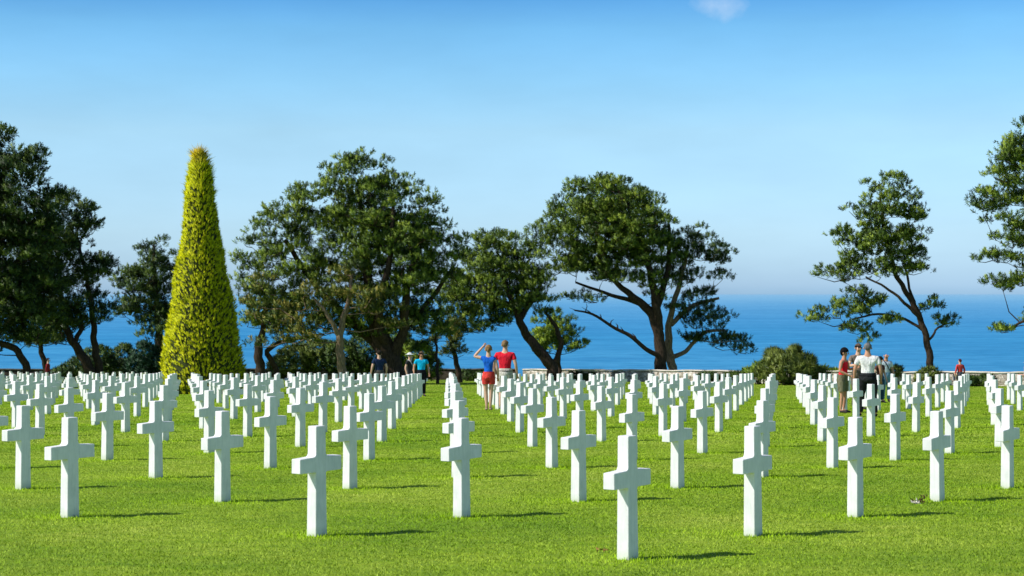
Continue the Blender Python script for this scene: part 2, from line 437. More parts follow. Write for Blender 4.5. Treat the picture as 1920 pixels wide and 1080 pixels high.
def tree(label, basepx, W, limbs, lobes, needles, bark=BARK, cat='pine tree', name='pine_tree', density=1.0, puff=0.30,
         bl=(26, 0.23, 0.042), subR=0.68, flat=0.68, group=None, depth=0.8, dead=(), bare=()):
    """limbs: polylines [(px,py,depth_m,radius_px)...]; lobes: (cx,cy,rx,ry,depth_m) in picture units at distance W"""
    bx, by, bz = foot(basepx, W); s = ppm(W)
    root = empty(name, (bx, by, bz)); tag(root, label, cat, group)
    def L(px, py, d=0.0): return np.array([((px - basepx) / s), d, (ZC - (py - 552) / FPX * W * KW) - bz])
    tr = Tubes(); nodes = []
    for lim in limbs:
        pts, rr = smooth_poly([L(p[0], p[1], p[2]) for p in lim], [p[3] / s for p in lim])
        # a little crookedness
        pts = [p + np.array([math.sin(i * 1.7 + lim[0][0]) * 0.04, math.cos(i * 1.3) * 0.05, 0]) if 0 < i < len(pts) - 1 else p for i, p in enumerate(pts)]
        tr.add(pts, rr, 9)
        nodes += [tuple(p) for p in pts[len(pts) // 3:]]
    # sub-lobes (the foliage plates at the branch ends)
    subs = []
    for lb in lobes:
        cx, cy, rx, ry = lb[:4]; dd = lb[4] if len(lb) > 4 else 0.0
        c = L(cx, cy, dd); a = rx / s; b = ry / s; dep = max(a * depth, 1.0)
        vol = a * b * dep
        n = int(max(4, density * 6.6 * (a * b) ** 0.85 * dep ** 0.5))
        for _ in range(n):
            d = rng.normal(size=3); d /= np.linalg.norm(d)
            r = rng.uniform(0.12, 1.0) ** 0.45 * 1.08
            subs.append(c + d * r * np.array([a - subR * 0.4, dep, b - subR * 0.25]))
    subs = np.array(subs)
    br = tr; nod = np.array(nodes)
    order = np.argsort([np.min(np.linalg.norm(nod - q, axis=1)) for q in subs])
    nl = list(map(np.array, nodes))
    for idx in order:
        q = subs[idx]; A = np.array(nl)
        dist = np.linalg.norm((A - q) * np.array([1, 1, 1.0]), axis=1) + np.maximum(0, A[:, 2] - q[2] + 0.2) * 3.0
        i = int(np.argmin(dist)); p = A[i]; dd = np.linalg.norm(q - p)
        if dd < 0.2: continue
        m1 = p * 0.6 + q * 0.4 + np.array([0, 0, -0.08 * dd]) + rng.normal(size=3) * 0.06 * dd
        e = q + np.array([0, 0, -0.12])
        r0 = min(0.085, 0.018 + 0.012 * dd)
        br.add([p, m1, e], [r0, r0 * 0.75, 0.014], 5)
        nl.append(m1); nl.append(e)
    tr.obj('trunk', bark, root)
    for lim in bare:
        t2 = Tubes(); pts, rr = smooth_poly([L(p[0], p[1], p[2]) for p in lim], [p[3] / s for p in lim]); t2.add(pts, rr, 7)
        for q in range(len(pts) // 3, len(pts), 2):
            e = pts[q] + np.array([rng.uniform(-0.9, 0.3), rng.uniform(-.5, .5), rng.uniform(-0.1, 0.7)])
            t2.add([pts[q], (pts[q] + e) / 2 + rng.normal(size=3) * 0.06, e], [rr[q] * 0.5, rr[q] * 0.35, 0.012], 4)
        t2.obj('bare_branch', bark, root)
    # needle tufts at the twig ends
    npf = 14
    Pc = []; Dc = []; Tc = []; Uc = []
    for q in subs:
        Rs = subR * rng.uniform(0.6, 1.2)
        d = rng.normal(size=(npf, 3)); d /= np.linalg.norm(d, axis=1, keepdims=True)
        d[:, 2] = np.abs(d[:, 2]) - 0.30
        Uc.append(d)
        Pc.append(q + d * Rs * np.array([1, 1, flat]) * rng.uniform(0.55, 1.0, (npf, 1)))
        D = d * 0.8 + np.array([0, 0, 0.85]); Dc.append(D / np.linalg.norm(D, axis=1, keepdims=True)); Tc.append(rng.normal() * 0.25 + rng.normal(size=npf) * 0.6)
    P = np.concatenate(Pc); D = np.concatenate(Dc); T = np.concatenate(Tc)
    nb, ln, wd = bl
    n = len(P)
    tpos = rng.uniform(-0.08, 0.22, (n, nb, 1)) * (puff / 0.3)
    dd = D[:, None, :] * 0.95 + rng.normal(size=(n, nb, 3)) * 0.62
    dd /= np.linalg.norm(dd, axis=2, keepdims=True)
    c = P[:, None, :] + D[:, None, :] * tpos
    Ln = ln * rng.uniform(0.55, 1.1, (n, nb, 1))
    side = np.cross(dd, rng.normal(size=(n, nb, 3))); side /= np.linalg.norm(side, axis=2, keepdims=True) + 1e-9
    w = wd * rng.uniform(0.7, 1.3, (n, nb, 1))
    V = np.stack([c - side * w * 0.35, c + dd * Ln * 0.45 + side * w * 0.6, c + dd * Ln], axis=2).reshape(-1, 3)
    U = np.concatenate(Uc)
    mid = V.reshape(n, nb, 3, 3).mean(axis=2) - (P + D * 0.08)[:, None, :]
    mid /= np.linalg.norm(mid, axis=2, keepdims=True) + 1e-9
    Nd = (mid * 0.7 + U[:, None, :] * 0.8 + rng.normal(size=mid.shape) * 0.25).reshape(-1, 3)
    me = leaf_mesh('crown', V, Nd)
    a_ = me.attributes.new('tint', 'FLOAT', 'POINT'); a_.data.foreach_set('value', np.repeat(T, nb * 3).astype(np.float32))
    link_mesh('crown', me, needles, root)
    return root

# big pine left of centre
tree('largest broad dark green pine, left of centre beside the yellow-green topiary', 725, 36,
     [[(738, 722, 0, 24), (735, 690, 0, 21), (722, 650, 0, 17), (700, 600, 0, 13), (690, 520, 0, 9), (680, 420, 0, 6), (672, 340, 0, 3)],
      [(735, 680, 0, 15), (700, 640, 1, 13), (650, 600, 1.5, 9), (590, 540, 1.5, 6), (530, 450, 1, 4)],
      [(735, 672, 0, 12), (757, 620, -.5, 9), (765, 540, -1, 7), (790, 440, -1, 4)],
      [(727, 655, 0, 10), (712, 600, -1, 8), (735, 480, -2, 5), (740, 360, -1, 3)],
      [(757, 620, 0, 8), (800, 570, 1, 5), (850, 500, 1, 3)]],
     [(670, 350, 85, 60), (745, 390, 75, 70), (600, 395, 70, 55), (530, 430, 60, 50), (650, 450, 110, 60), (770, 460, 80, 55), (810, 430, 45, 45), (560, 500, 95, 45),
      (480, 470, 40, 40), (700, 525, 110, 50), (820, 520, 50, 45), (520, 560, 75, 40, 1), (620, 575, 80, 35), (740, 590, 75, 30, 1), (850, 470, 25, 45), (678, 305, 28, 22), (560, 375, 25, 30), (500, 400, 22, 20), (680, 610, 90, 30, 1), (800, 600, 60, 40, 1), (560, 610, 70, 30, 1), (740, 450, 90, 60, -1), (690, 400, 70, 60, -1.5), (770, 520, 70, 50, -1.5)],
     N_MID, group='pines along the far edge of the lawn', density=1.35)
tree('browning pine under the largest pine with a pale slim trunk', 641, 35,
     [[(643, 724, 0, 9), (641, 690, 0, 8.5), (637, 650, 0, 7.5), (641, 610, 0, 6), (655, 560, 0, 4), (660, 520, 0, 3)], [(638, 635, 0, 5), (615, 590, -.5, 3.5), (590, 560, -.5, 2)]],
     [(620, 560, 70, 35), (560, 590, 60, 32), (700, 575, 50, 30), (520, 610, 50, 25), (660, 510, 50, 30), (740, 620, 45, 22, -1), (600, 625, 50, 20, -1), (480, 560, 45, 50), (500, 640, 45, 18), (680, 560, 60, 35, -1)],
     N_BRN, BARK_L, group='pines along the far edge of the lawn', density=0.75)
tree('small leaning pine just right of the yellow-green topiary', 489, 36,
     [[(488, 722, 0, 10), (488, 690, 0, 9), (484, 655, 0, 8), (495, 610, 0, 5), (500, 560, 0, 3)], [(516, 722, .5, 6), (514, 690, .5, 5.5), (500, 660, .3, 5), (535, 640, .5, 4), (590, 632, 1, 3)]],
     [(480, 540, 45, 40), (470, 590, 38, 34), (520, 620, 45, 22), (465, 500, 30, 36), (560, 640, 44, 18), (500, 585, 60, 45, 1)],
     N_MID, group='pines along the far edge of the lawn', density=0.9)
tree('pine with a steeply leaning trunk behind the couple', 1036, 39,
     [[(1036, 718, 0, 12), (1035, 690, 0, 11), (1012, 660, 0, 10), (985, 625, 0, 8), (970, 590, 0, 7), (950, 540, 0, 5), (935, 480, 0, 3)],
      [(975, 600, 0, 6), (1000, 560, .5, 4), (1020, 520, .5, 3)], [(1035, 690, 0, 6), (1052, 650, .3, 5), (1040, 610, .3, 4), (1020, 585, .3, 2)], [(962, 575, 0, 5), (920, 560, 0, 4), (870, 560, 0, 2.5)]],
     [(930, 455, 48, 34), (925, 510, 60, 38), (985, 500, 40, 40), (1010, 545, 50, 32), (890, 560, 60, 36), (945, 580, 55, 32), (860, 590, 50, 40), (1030, 590, 28, 14), (840, 540, 40, 40), (900, 610, 55, 26), (920, 490, 70, 60, 1), (980, 530, 60, 45, 1), (900, 540, 70, 45, -1), (970, 570, 50, 30, 1)],
     N_MID, group='pines along the far edge of the lawn', density=1.35)
tree('small round bright green pine right of the leaning trunk', 1050, 41,
     [[(1050, 716, 0, 4), (1049, 690, 0, 3.6), (1046, 650, 0, 3), (1042, 615, 0, 2)]],
     [(1043, 640, 48, 32), (1035, 608, 36, 24), (1078, 652, 24, 18), (1008, 642, 26, 26), (1045, 625, 40, 36)],
     N_BRIGHT, group='pines along the far edge of the lawn', density=1.5, subR=0.5, depth=0.7)
tree('small pine with a slanting trunk standing in the aisle gap', 858, 38,
     [[(862, 720, 0, 6), (858, 690, 0, 5), (848, 650, 0, 4), (840, 610, 0, 3)]],
     [(835, 640, 42, 28), (860, 610, 40, 24), (800, 630, 32, 22), (850, 665, 26, 14)],
     N_BRN, group='pines along the far edge of the lawn', density=1.0, subR=0.6)
tree('thin young tree in front of the dark wall', 819, 37,
     [[(821, 722, 0, 3.2), (820, 690, 0, 3), (818, 650, 0, 2.4), (815, 620, 0, 1.6)]],
     [(805, 645, 32, 18), (825, 625, 26, 16), (790, 660, 18, 10)],
     N_BRIGHT, group='pines along the far edge of the lawn', cat='tree', name='young_tree', subR=0.5, density=0.9)
tree('wide domed pine right of centre with one long bare low branch', 1238, 40,
     [[(1239, 718, 0, 13), (1239, 690, 0, 12), (1237, 640, 0, 10.5), (1222, 590, 0, 9), (1190, 560, 0, 7), (1160, 535, 0, 5), (1110, 490, 0, 3)],
      [(1236, 620, 0, 9), (1228, 560, -.3, 8), (1215, 500, -.5, 6), (1190, 420, -.5, 4), (1160, 360, -.5, 3)],
      [(1231, 580, 0, 7), (1255, 500, .5, 5), (1255, 420, .5, 3)],
      [(1232, 600, .5, 7), (1200, 570, 1, 5), (1150, 555, 1, 3.5), (1080, 530, 1, 2)]],
     [(1130, 375, 75, 42), (1070, 410, 62, 38), (1190, 390, 62, 42), (1030, 440, 40, 28), (1110, 450, 90, 45), (1200, 460, 75, 55), (1145, 510, 75, 30), (1230, 530, 45, 35), (1060, 500, 50, 28), (1095, 560, 40, 12), (1140, 345, 40, 18), (1240, 430, 25, 40), (1085, 355, 35, 20), (1240, 480, 55, 50, 1), (1180, 440, 90, 50, -1), (1005, 465, 34, 24), (1120, 420, 100, 70, 1), (1140, 490, 90, 40, 1), (1160, 380, 70, 45, 1)],
     N_MID, group='pines along the far edge of the lawn', density=1.25,
     bare=[[(1236, 668, -.3, 5), (1210, 655, -.8, 4.2), (1180, 630, -1.2, 3.8), (1150, 615, -1.2, 3), (1110, 590, -1.5, 2.4), (1075, 582, -1.6, 1.4)]])
tree('pine with reddish trunk and low drooping crown touching the domed pine', 1261, 40.5,
     [[(1263, 718, 0, 9), (1261, 690, 0, 8.5), (1254, 655, 0, 8), (1256, 600, 0, 6), (1275, 530, 0, 4.5), (1290, 470, 0, 3)],
      [(1256, 672, 0, 5), (1285, 660, 0, 4), (1320, 625, 0, 3.4), (1360, 620, 0, 2.4)], [(1258, 610, 0, 5), (1300, 575, .5, 4), (1350, 560, .5, 2.5)]],
     [(1290, 450, 50, 30), (1330, 475, 45, 22), (1275, 505, 48, 36), (1350, 490, 30, 14), (1320, 550, 38, 14), (1290, 580, 45, 28), (1330, 600, 45, 26), (1370, 640, 42, 22), (1310, 635, 38, 16), (1395, 655, 26, 14), (1350, 520, 24, 10)],
     N_DARK, BARK_L, group='pines along the far edge of the lawn', density=1.35)
tree('solitary slender pine leaning left, on the right side of the photo', 1746, 35,
     [[(1748, 724, 0, 7.4), (1745, 690, 0, 7), (1738, 640, 0, 6.2), (1722, 590, 0, 5.4), (1700, 550, 0, 5), (1678, 510, 0, 4), (1660, 440, 0, 3), (1650, 370, 0, 2)],
      [(1728, 600, 0, 4), (1700, 575, -.4, 3.2), (1665, 545, -.5, 2.4), (1620, 520, -.5, 1.6)],
      [(1733, 622, 0, 3), (1700, 600, .4, 2.6), (1650, 590, .4, 2.2), (1600, 600, .4, 1.5)],
      [(1720, 590, 0, 3), (1705, 530, .3, 2.4), (1695, 470, .3, 1.6)], [(1738, 645, 0, 2.5), (1760, 615, 0, 2), (1785, 605, 0, 1.3)]],
     [(1660, 350, 48, 28), (1640, 400, 58, 32), (1700, 385, 38, 36), (1575, 445, 34, 22), (1650, 450, 70, 30), (1715, 455, 34, 28), (1560, 520, 46, 22), (1620, 500, 55, 28), (1680, 510, 45, 20), (1720, 500, 26, 14), (1540, 592, 42, 18), (1592, 578, 48, 22), (1645, 562, 40, 20), (1778, 602, 34, 15), (1745, 575, 24, 15), (1604, 612, 32, 15), (1624, 632, 32, 17), (1662, 600, 20, 10), (1670, 420, 60, 70), (1640, 480, 60, 50), (1600, 560, 45, 24), (1700, 470, 40, 50)],
     N_MID, group='pines along the far edge of the lawn', density=1.15, subR=0.55, puff=0.26)
tree('tall pine cut off by the right edge of the photo', 1985, 33,
     [[(1990, 728, 0, 13), (1985, 640, 0, 12), (1975, 540, 0, 9), (1965, 420, 0, 6), (1955, 300, 0, 3)],
      [(1978, 600, 0, 5), (1930, 600, 0, 3), (1890, 618, 0, 1.6)], [(1973, 530, 0, 5), (1920, 520, 0, 3), (1870, 530, 0, 1.6)]],
     [(1960, 265, 60, 55), (1905, 290, 48, 42), (1925, 330, 75, 50), (1868, 375, 48, 30), (1925, 410, 85, 55), (1862, 485, 38, 16), (1885, 535, 50, 18), (1950, 490, 75, 45), (2020, 400, 70, 90), (2030, 540, 70, 60), (1885, 620, 16, 6), (1950, 600, 40, 20)],
     N_MID, group='pines along the far edge of the lawn', density=1.7, subR=0.6)
# left hand dark pines
tree('tall very dark pine filling the left edge of the photo', -20, 31,
     [[(-20, 735, 0, 16), (-20, 640, 0, 14), (-10, 520, 0, 10), (0, 400, 0, 7), (10, 300, 0, 4)], [(48, 730, .5, 8), (45, 692, .5, 7.5), (22, 655, .5, 6.5), (-20, 640, 0, 6)],
      [(-15, 560, 0, 7), (40, 480, 0, 5), (80, 400, 0, 3)]],
     [(-30, 300, 80, 60), (40, 320, 55, 45), (75, 300, 25, 28), (20, 390, 90, 55), (85, 385, 40, 40), (-40, 420, 100, 90), (30, 480, 90, 60), (-30, 560, 110, 70), (50, 560, 80, 50), (30, 625, 70, 30), (-60, 640, 70, 40), (2, 248, 10, 12), (60, 610, 60, 40), (60, 440, 70, 60), (20, 540, 90, 60, 1.5)],
     N_DARK, group='pines along the far edge of the lawn', density=1.7)
tree('dark pine with two curved trunks leaning together at left', 165, 33,
     [[(172, 728, 0, 11), (166, 690, 0, 10), (145, 655, 0, 8), (125, 620, 0, 6), (115, 570, 0, 5), (110, 500, 0, 4)],
      [(186, 728, .3, 9), (183, 690, .3, 8), (175, 650, .3, 6.5), (172, 600, .3, 5.5), (160, 520, .3, 4), (140, 440, .3, 3)],
      [(140, 645, 0, 5), (152, 610, .2, 4), (145, 580, .2, 3)]],
     [(135, 400, 50, 36), (110, 450, 60, 44), (160, 430, 36, 26), (180, 500, 38, 34), (130, 520, 75, 42), (80, 540, 60, 44), (100, 590, 60, 34), (165, 560, 42, 30), (80, 635, 55, 26), (120, 370, 24, 20), (120, 600, 70, 34, 1), (100, 470, 70, 60, -1), (190, 590, 30, 22)],
     N_DARK, group='pines along the far edge of the lawn', density=1.7)
tree('thin dark pine beside the person in red, far left', 84, 34,
     [[(90, 725, 0, 6), (86, 690, 0, 5.5), (76, 655, 0, 4.5), (72, 620, 0, 3)]],
     [(75, 620, 42, 20), (55, 645, 34, 12), (110, 640, 32, 14)],
     N_DARK, group='pines along the far edge of the lawn', density=1.0)
tree('dense dark pine standing behind the left side of the topiary', 300, 40,
     [[(302, 718, 0, 9), (300, 660, 0, 8), (296, 600, 0, 6), (290, 520, 0, 4), (288, 460, 0, 2)]],
     [(288, 470, 36, 34), (300, 520, 48, 36), (262, 530, 42, 34), (255, 575, 45, 24), (310, 580, 44, 34), (300, 625, 36, 24), (345, 500, 30, 40), (240, 580, 30, 20), (275, 550, 60, 60), (300, 600, 40, 50), (235, 530, 25, 24)],
     N_DARK, group='pines along the far edge of the lawn', density=1.3)

# bushes
def bush(label, basepx, W, lobes, mat, blade=(26, 0.24, 0.05), n_per=60, r=0.26, group='bushes in front of the sea wall', cat='bush', name='bush', up=0.8):
    bx, by, bz = foot(basepx, W); s = ppm(W)
    root = empty(name, (bx, by, bz)); tag(root, label, cat, group)
    P = []; UU = []; tb = Tubes()
    for cx, cy, rx, ry in lobes:
        c = np.array([(cx - basepx) / s, rng.uniform(-.3, .3), (ZC - (cy - 552) / FPX * W * KW) - bz])
        a, b = rx / s, ry / s
        n = int(n_per * 3 * max(0.4, a * b * 0.9))
        d = rng.normal(size=(n, 3)); d /= np.linalg.norm(d, axis=1, keepdims=True)
        UU.append(d)
        P.append(c + d * np.array([a, a * 0.9, b]) * (rng.uniform(0.5, 1, (n, 1)) ** 0.5) * 0.93)
        for _ in range(4):
            e = c + rng.uniform(-0.6, 0.6, 3) * np.array([a, a, b]); tb.add([(rng.uniform(-.3,.3), rng.uniform(-.2,.2), -0.1), e * 0.5 + rng.uniform(-.1,.1,3), e], [0.05, 0.03, 0.012], 5)
    P = np.concatenate(P); UU = np.concatenate(UU)[P[:, 2] > 0.02]; P = P[P[:, 2] > 0.02]
    V = blades(P, r, blade[0], blade[1], blade[2], up=up)
    tb.obj('stem', BARK, root)
    nbl = blade[0]; md = V.reshape(len(P), nbl, 3, 3).mean(axis=2) - P[:, None, :]; md /= np.linalg.norm(md, axis=2, keepdims=True) + 1e-9
    Nd = (md * 0.8 + UU[:, None, :] * 0.5 + rng.normal(size=md.shape) * 0.3).reshape(-1, 3)
    link_mesh('foliage', leaf_mesh('foliage', V, Nd), mat, root)
    return root
bush('large pale olive green bush in the gap right of the domed pine', 1482, 34.5, [(1480, 697, 60, 27), (1468, 677, 42, 20), (1500, 684, 36, 22), (1440, 702, 28, 16), (1535, 705, 26, 12), (1450, 668, 14, 12), (1490, 662, 12, 10)], N_BUSH, blade=(24, 0.34, 0.045))
bush('low yellow-green bush left of the large olive bush', 1425, 35.5, [(1430, 692, 22, 12), (1408, 700, 18, 9)], N_BRIGHT)
bush('small green bush behind the bald visitor', 1676, 35, [(1676, 698, 18, 12), (1660, 704, 14, 10)], N_BUSH)
bush('bushy undergrowth around the foot of the slender leaning pine', 1742, 34.3, [(1742, 706, 26, 16), (1728, 712, 14, 12), (1762, 714, 14, 12)], N_BUSH)
bush('low green shrub left of the woman in the red top', 1545, 36.5, [(1545, 702, 26, 14), (1565, 706, 20, 12)], N_BRIGHT)
bush('dark rounded shrub close to the left side of the topiary', 270, 38, [(272, 670, 30, 32), (262, 690, 34, 26), (290, 690, 24, 28)], N_BLUE)
bush('dark green shrub left of the rounded shrub', 232, 39, [(232, 672, 22, 28), (228, 695, 26, 22)], N_DARK)
bush('dark bush under the two curved trunks', 180, 38, [(185, 675, 34, 30), (160, 690, 38, 24), (200, 690, 26, 24)], N_DARK)
bush('dark low bush with reddish twigs at left', 135, 37, [(135, 697, 30, 18), (110, 704, 28, 12)], N_DARK)
bush('green thicket under the largest pine, beside the left trunk', 560, 41, [(555, 678, 45, 32), (595, 668, 45, 34), (530, 690, 30, 25)], N_BUSH)
bush('dark thicket behind the pale slim trunk', 665, 41, [(640, 672, 45, 36), (690, 660, 42, 44), (665, 690, 40, 28)], N_DARK)
bush('dark thicket behind the visitors in aqua and white hat', 775, 41.5, [(775, 670, 45, 34), (740, 650, 38, 44), (800, 690, 35, 24)], N_MID)
bush('dark hedge plants at the foot of the pale wall under the leaning trunk', 1092, 40.2, [(1080, 708, 22, 9), (1110, 709, 18, 8)], N_DARK)
bush('dark low plants by the pale wall just right of the domed pine', 1345, 37.2, [(1330, 709, 24, 9), (1375, 709, 24, 10)], N_DARK)
bush('dark low plants at the wall near the seated person in red', 1830, 33.0, [(1850, 716, 20, 10), (1822, 718, 16, 9)], N_DARK)
bush('dark creeper mound between two leaning trunks before the dark wall', 880, 41.5, [(870, 708, 30, 12), (905, 710, 26, 11)], N_DARK)

# ------------------------------------------------------------------ topiary
def topiary():
    W = TOP_W; bx, by, bz = foot(TOP_PX, W); s = ppm(W)
    root = empty('topiary_tree', (bx, by, bz)); tag(root, 'tall yellow-green clipped conical topiary tree rising among the crosses', 'topiary tree')
    prof = [(742, 66), (725, 76), (690, 77), (640, 70), (560, 56), (450, 35), (400, 28), (350, 22), (320, 16), (303, 9), (290, 3)]
    zs = np.array([(742 - y) / s for y, _ in prof]); rs = np.array([w / s for _, w in prof])
    ht = zs[-1]
    V = []; F = []; m = 40; ns = 40
    for i in range(ns + 1):
        z = ht * i / ns * 0.985; r = np.interp(z, zs, rs) * 0.90
        for k in range(m):
            th = 2 * math.pi * k / m
            rr = r * (1 + 0.04 * math.sin(3 * th + z * 2) + 0.03 * math.sin(7 * th - z * 3.1))
            V.append((rr * math.cos(th) - 0.20 * z / ht, rr * math.sin(th), z))
    for i in range(ns):
        for k in range(m):
            k2 = (k + 1) % m; F.append((i * m + k, i * m + k2, (i + 1) * m + k2, (i + 1) * m + k))
    V.append((-0.20, 0, ht * 0.985)); t = len(V) - 1
    Ft = F
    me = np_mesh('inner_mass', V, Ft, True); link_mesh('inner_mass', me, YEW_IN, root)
    n = 9000
    z = rng.uniform(0.0, 1, n * 3) * ht
    rr = np.interp(z, zs, rs); keep = rng.uniform(0, rs.max(), n * 3) < rr + 0.15
    z = z[keep][:n]; rr = rr[keep][:n]; n = len(z); th = rng.uniform(0, 2 * np.pi, n)
    bump = 1 + 0.04 * np.sin(3 * th + z * 2) + 0.03 * np.sin(7 * th - z * 3.1)
    rr = rr * 0.90 * bump * rng.uniform(0.94, 1.07, n)
    P = np.stack([rr * np.cos(th) - 0.20 * z / ht, rr * np.sin(th), z], 1)
    D = np.stack([np.cos(th), np.sin(th), np.full(n, 1.0)], 1) * 2.0
    top = np.clip((z / ht - 0.72) / 0.28, 0, 1)
    ln = 0.15 + 0.10 * rng.uniform(0, 1, n) ** 3 + 0.30 * top * rng.uniform(0, 1.2, n) ** 2
    Vb = blades(P, 0.05, 9, ln, 0.036, up=0.3, dirs=D, spread=0.62)
    tipn = 180; tt = rng.uniform(0, 2 * np.pi, tipn)
    Pt = np.stack([0.2 * np.cos(tt) * rng.uniform(0, 1, tipn) - 0.20, 0.2 * np.sin(tt) * rng.uniform(0, 1, tipn), ht - rng.uniform(0.0, 0.7, tipn)], 1)
    Vt = blades(Pt, 0.06, 7, rng.uniform(.15, .55, tipn), 0.028, up=2.2, spread=1.0)
    V2 = np.concatenate([Vb, Vt])
    m2 = V2.reshape(-1, 3, 3).mean(axis=1); od = m2 * np.array([1, 1, 0]) + np.array([0.1, 0, 0]); od /= np.linalg.norm(od, axis=1, keepdims=True) + 1e-6
    clump = np.repeat(np.concatenate([rng.normal(size=(len(Vb) // 27, 3)), rng.normal(size=(len(Vt) // 21, 3))]), [9] * (len(Vb) // 27) + [7] * (len(Vt) // 21), axis=0)
    Nd = od * 1.0 + clump * 0.30 + rng.normal(size=od.shape) * 0.15 + np.array([0, 0, 0.15])
    link_mesh('foliage', leaf_mesh('foliage', V2, Nd), YEW, root)
    tb = Tubes(); tb.add([(0, 0, -0.2), (0, 0, 0.8)], [0.22, 0.2], 10); tb.obj('trunk', BARK, root)
topiary()

# ------------------------------------------------------------------ sea wall
def wall(line, face, cop, label):
    pts = [foot(px, W) for px, W in line]
    dense = []
    for a, b in zip(pts[:-1], pts[1:]):
        n = max(2, int(math.hypot(b[0] - a[0], b[1] - a[1]) / 0.45))
        for i in range(n): dense.append((a[0] + (b[0] - a[0]) * i / n, a[1] + (b[1] - a[1]) * i / n))
    V = []; F = []; Vc = []; Fc = []
    n = len(dense)
    for i, (x, y) in enumerate(dense):
        j = min(i + 1, n - 1); k = max(i - 1, 0)
        tx, ty = dense[j][0] - dense[k][0], dense[j][1] - dense[k][1]; l = math.hypot(tx, ty); nx, ny = -ty / l, tx / l
        z = gz(x, y); hh = 0.74 + 0.03 * math.sin(i * 0.7) * math.sin(i * 0.23)
        for q, (o, zz) in enumerate([(-.25, z - .3), (-.25, z + hh * .5), (-.24, z + hh), (.24, z + hh), (.25, z - .3)]):
            V.append((x + nx * (o + rng.uniform(-.02, .02)), y + ny * (o + rng.uniform(-.02, .02)), zz + rng.uniform(-.012, .012)))
        for o, zz in [(-.30, z + hh + .016), (-.31, z + hh + .09), (.31, z + hh + .10), (.30, z + hh + .016)]:
            Vc.append((x + nx * o, y + ny * o, zz + rng.uniform(-.012, .012)))
    for i in range(n - 1):
        for q in range(4): F.append((i * 5 + q, i * 5 + q + 1, (i + 1) * 5 + q + 1, (i + 1) * 5 + q))
        for q in range(4): Fc.append((i * 4 + q, i * 4 + (q + 1) % 4, (i + 1) * 4 + (q + 1) % 4, (i + 1) * 4 + q))
    root = empty('stone_wall', (0, 0, 0)); tag(root, label, 'wall')
    link_mesh('wall_face', np_mesh('wall_face', V, F), face, root)
    link_mesh('coping', np_mesh('coping', Vc, Fc), cop, root)
wall([(985, 43.05), (1400, 37.5), (1700, 35), (1960, 33), (2500, 29)], STONE, m_plain('coping_stone', (0.60, 0.55, 0.49), 0.85, 0.25, 1.2), 'low pale stone wall between the lawn and the sea')
wall([(-900, 43), (300, 43), (700, 44), (980, 43.1)], m_plain('shade_dark_stone', (0.05, 0.04, 0.03), 0.95, 0.5, 2.5), m_plain('shade_dark_coping', (0.08, 0.075, 0.065), 0.95, 0.5, 1.6), 'low stone wall with tree shade in its colour, behind the pines on the left')  # tree shade on this stretch is put into the dark stone colours

# ------------------------------------------------------------------ people
def sk(chains, name, mat, parent, sub=2, root_i=0):
    """chains: list of lists of (point, (rx, ry)); shared points merge; grown with a Skin modifier"""
    bm = bmesh.new(); lay = bm.verts.layers.skin.verify(); d = {}
    def g(p, r):
        k = tuple(round(c, 4) for c in p)
        if k not in d:
            v = bm.verts.new(p); v[lay].radius = r if isinstance(r, tuple) else (r, r); d[k] = v
            if len(d) == 1: v[lay].use_root = True
        return d[k]
    for ch in chains:
        pv = None
        for p, r in ch:
            v = g(p, r)
            if pv is not None and pv != v and not bm.edges.get((pv, v)): bm.edges.new((pv, v))
            pv = v
    me = bpy.data.meshes.new(name); bm.to_mesh(me); bm.free()
    o = link_mesh(name, me, mat, parent)
    s = o.modifiers.new('Skin', 'SKIN'); s.use_smooth_shade = True; s.branch_smoothing = 0.3
    u = o.modifiers.new('Sub', 'SUBSURF'); u.levels = sub; u.render_levels = sub
    return o
SKIN = m_plain('skin', (0.62, 0.38, 0.27), 0.6, 0.06); SKIN2 = m_plain('tanned_skin', (0.52, 0.27, 0.17), 0.6, 0.06)
def cloth(name, c):
    k = NT(name); v = k.coord(); n = k.noise(k.scaled(v, (1, 1, 0.6)), 9, 4, 0.6)
    lo = tuple(x * 0.72 for x in c); hi = tuple(min(1, x * 1.12) for x in c)
    return k.bsdf(k.ramp(n, [(0.36, lo), (0.58, hi)]), 0.9, 0.15, n, 1.0, 0.06)
def ellipsoid(c, r, name, mat, parent, zmin=None, seg=16):
    bm = bmesh.new(); bmesh.ops.create_uvsphere(bm, u_segments=seg, v_segments=10, radius=1)
    for v in bm.verts: v.co = (c[0] + v.co.x * r[0], c[1] + v.co.y * r[1], c[2] + v.co.z * r[2])
    if zmin is not None:
        for v in bm.verts:
            if v.co.z < zmin(v.co.x - c[0], v.co.y - c[1]): v.co.z = zmin(v.co.x - c[0], v.co.y - c[1])
    for f in bm.faces: f.smooth = True
    me = bpy.data.meshes.new(name); bm.to_mesh(me); bm.free()
    return link_mesh(name, me, mat, parent)
def lerp(a, b, t): return tuple(a[i] * (1 - t) + b[i] * t for i in range(3))
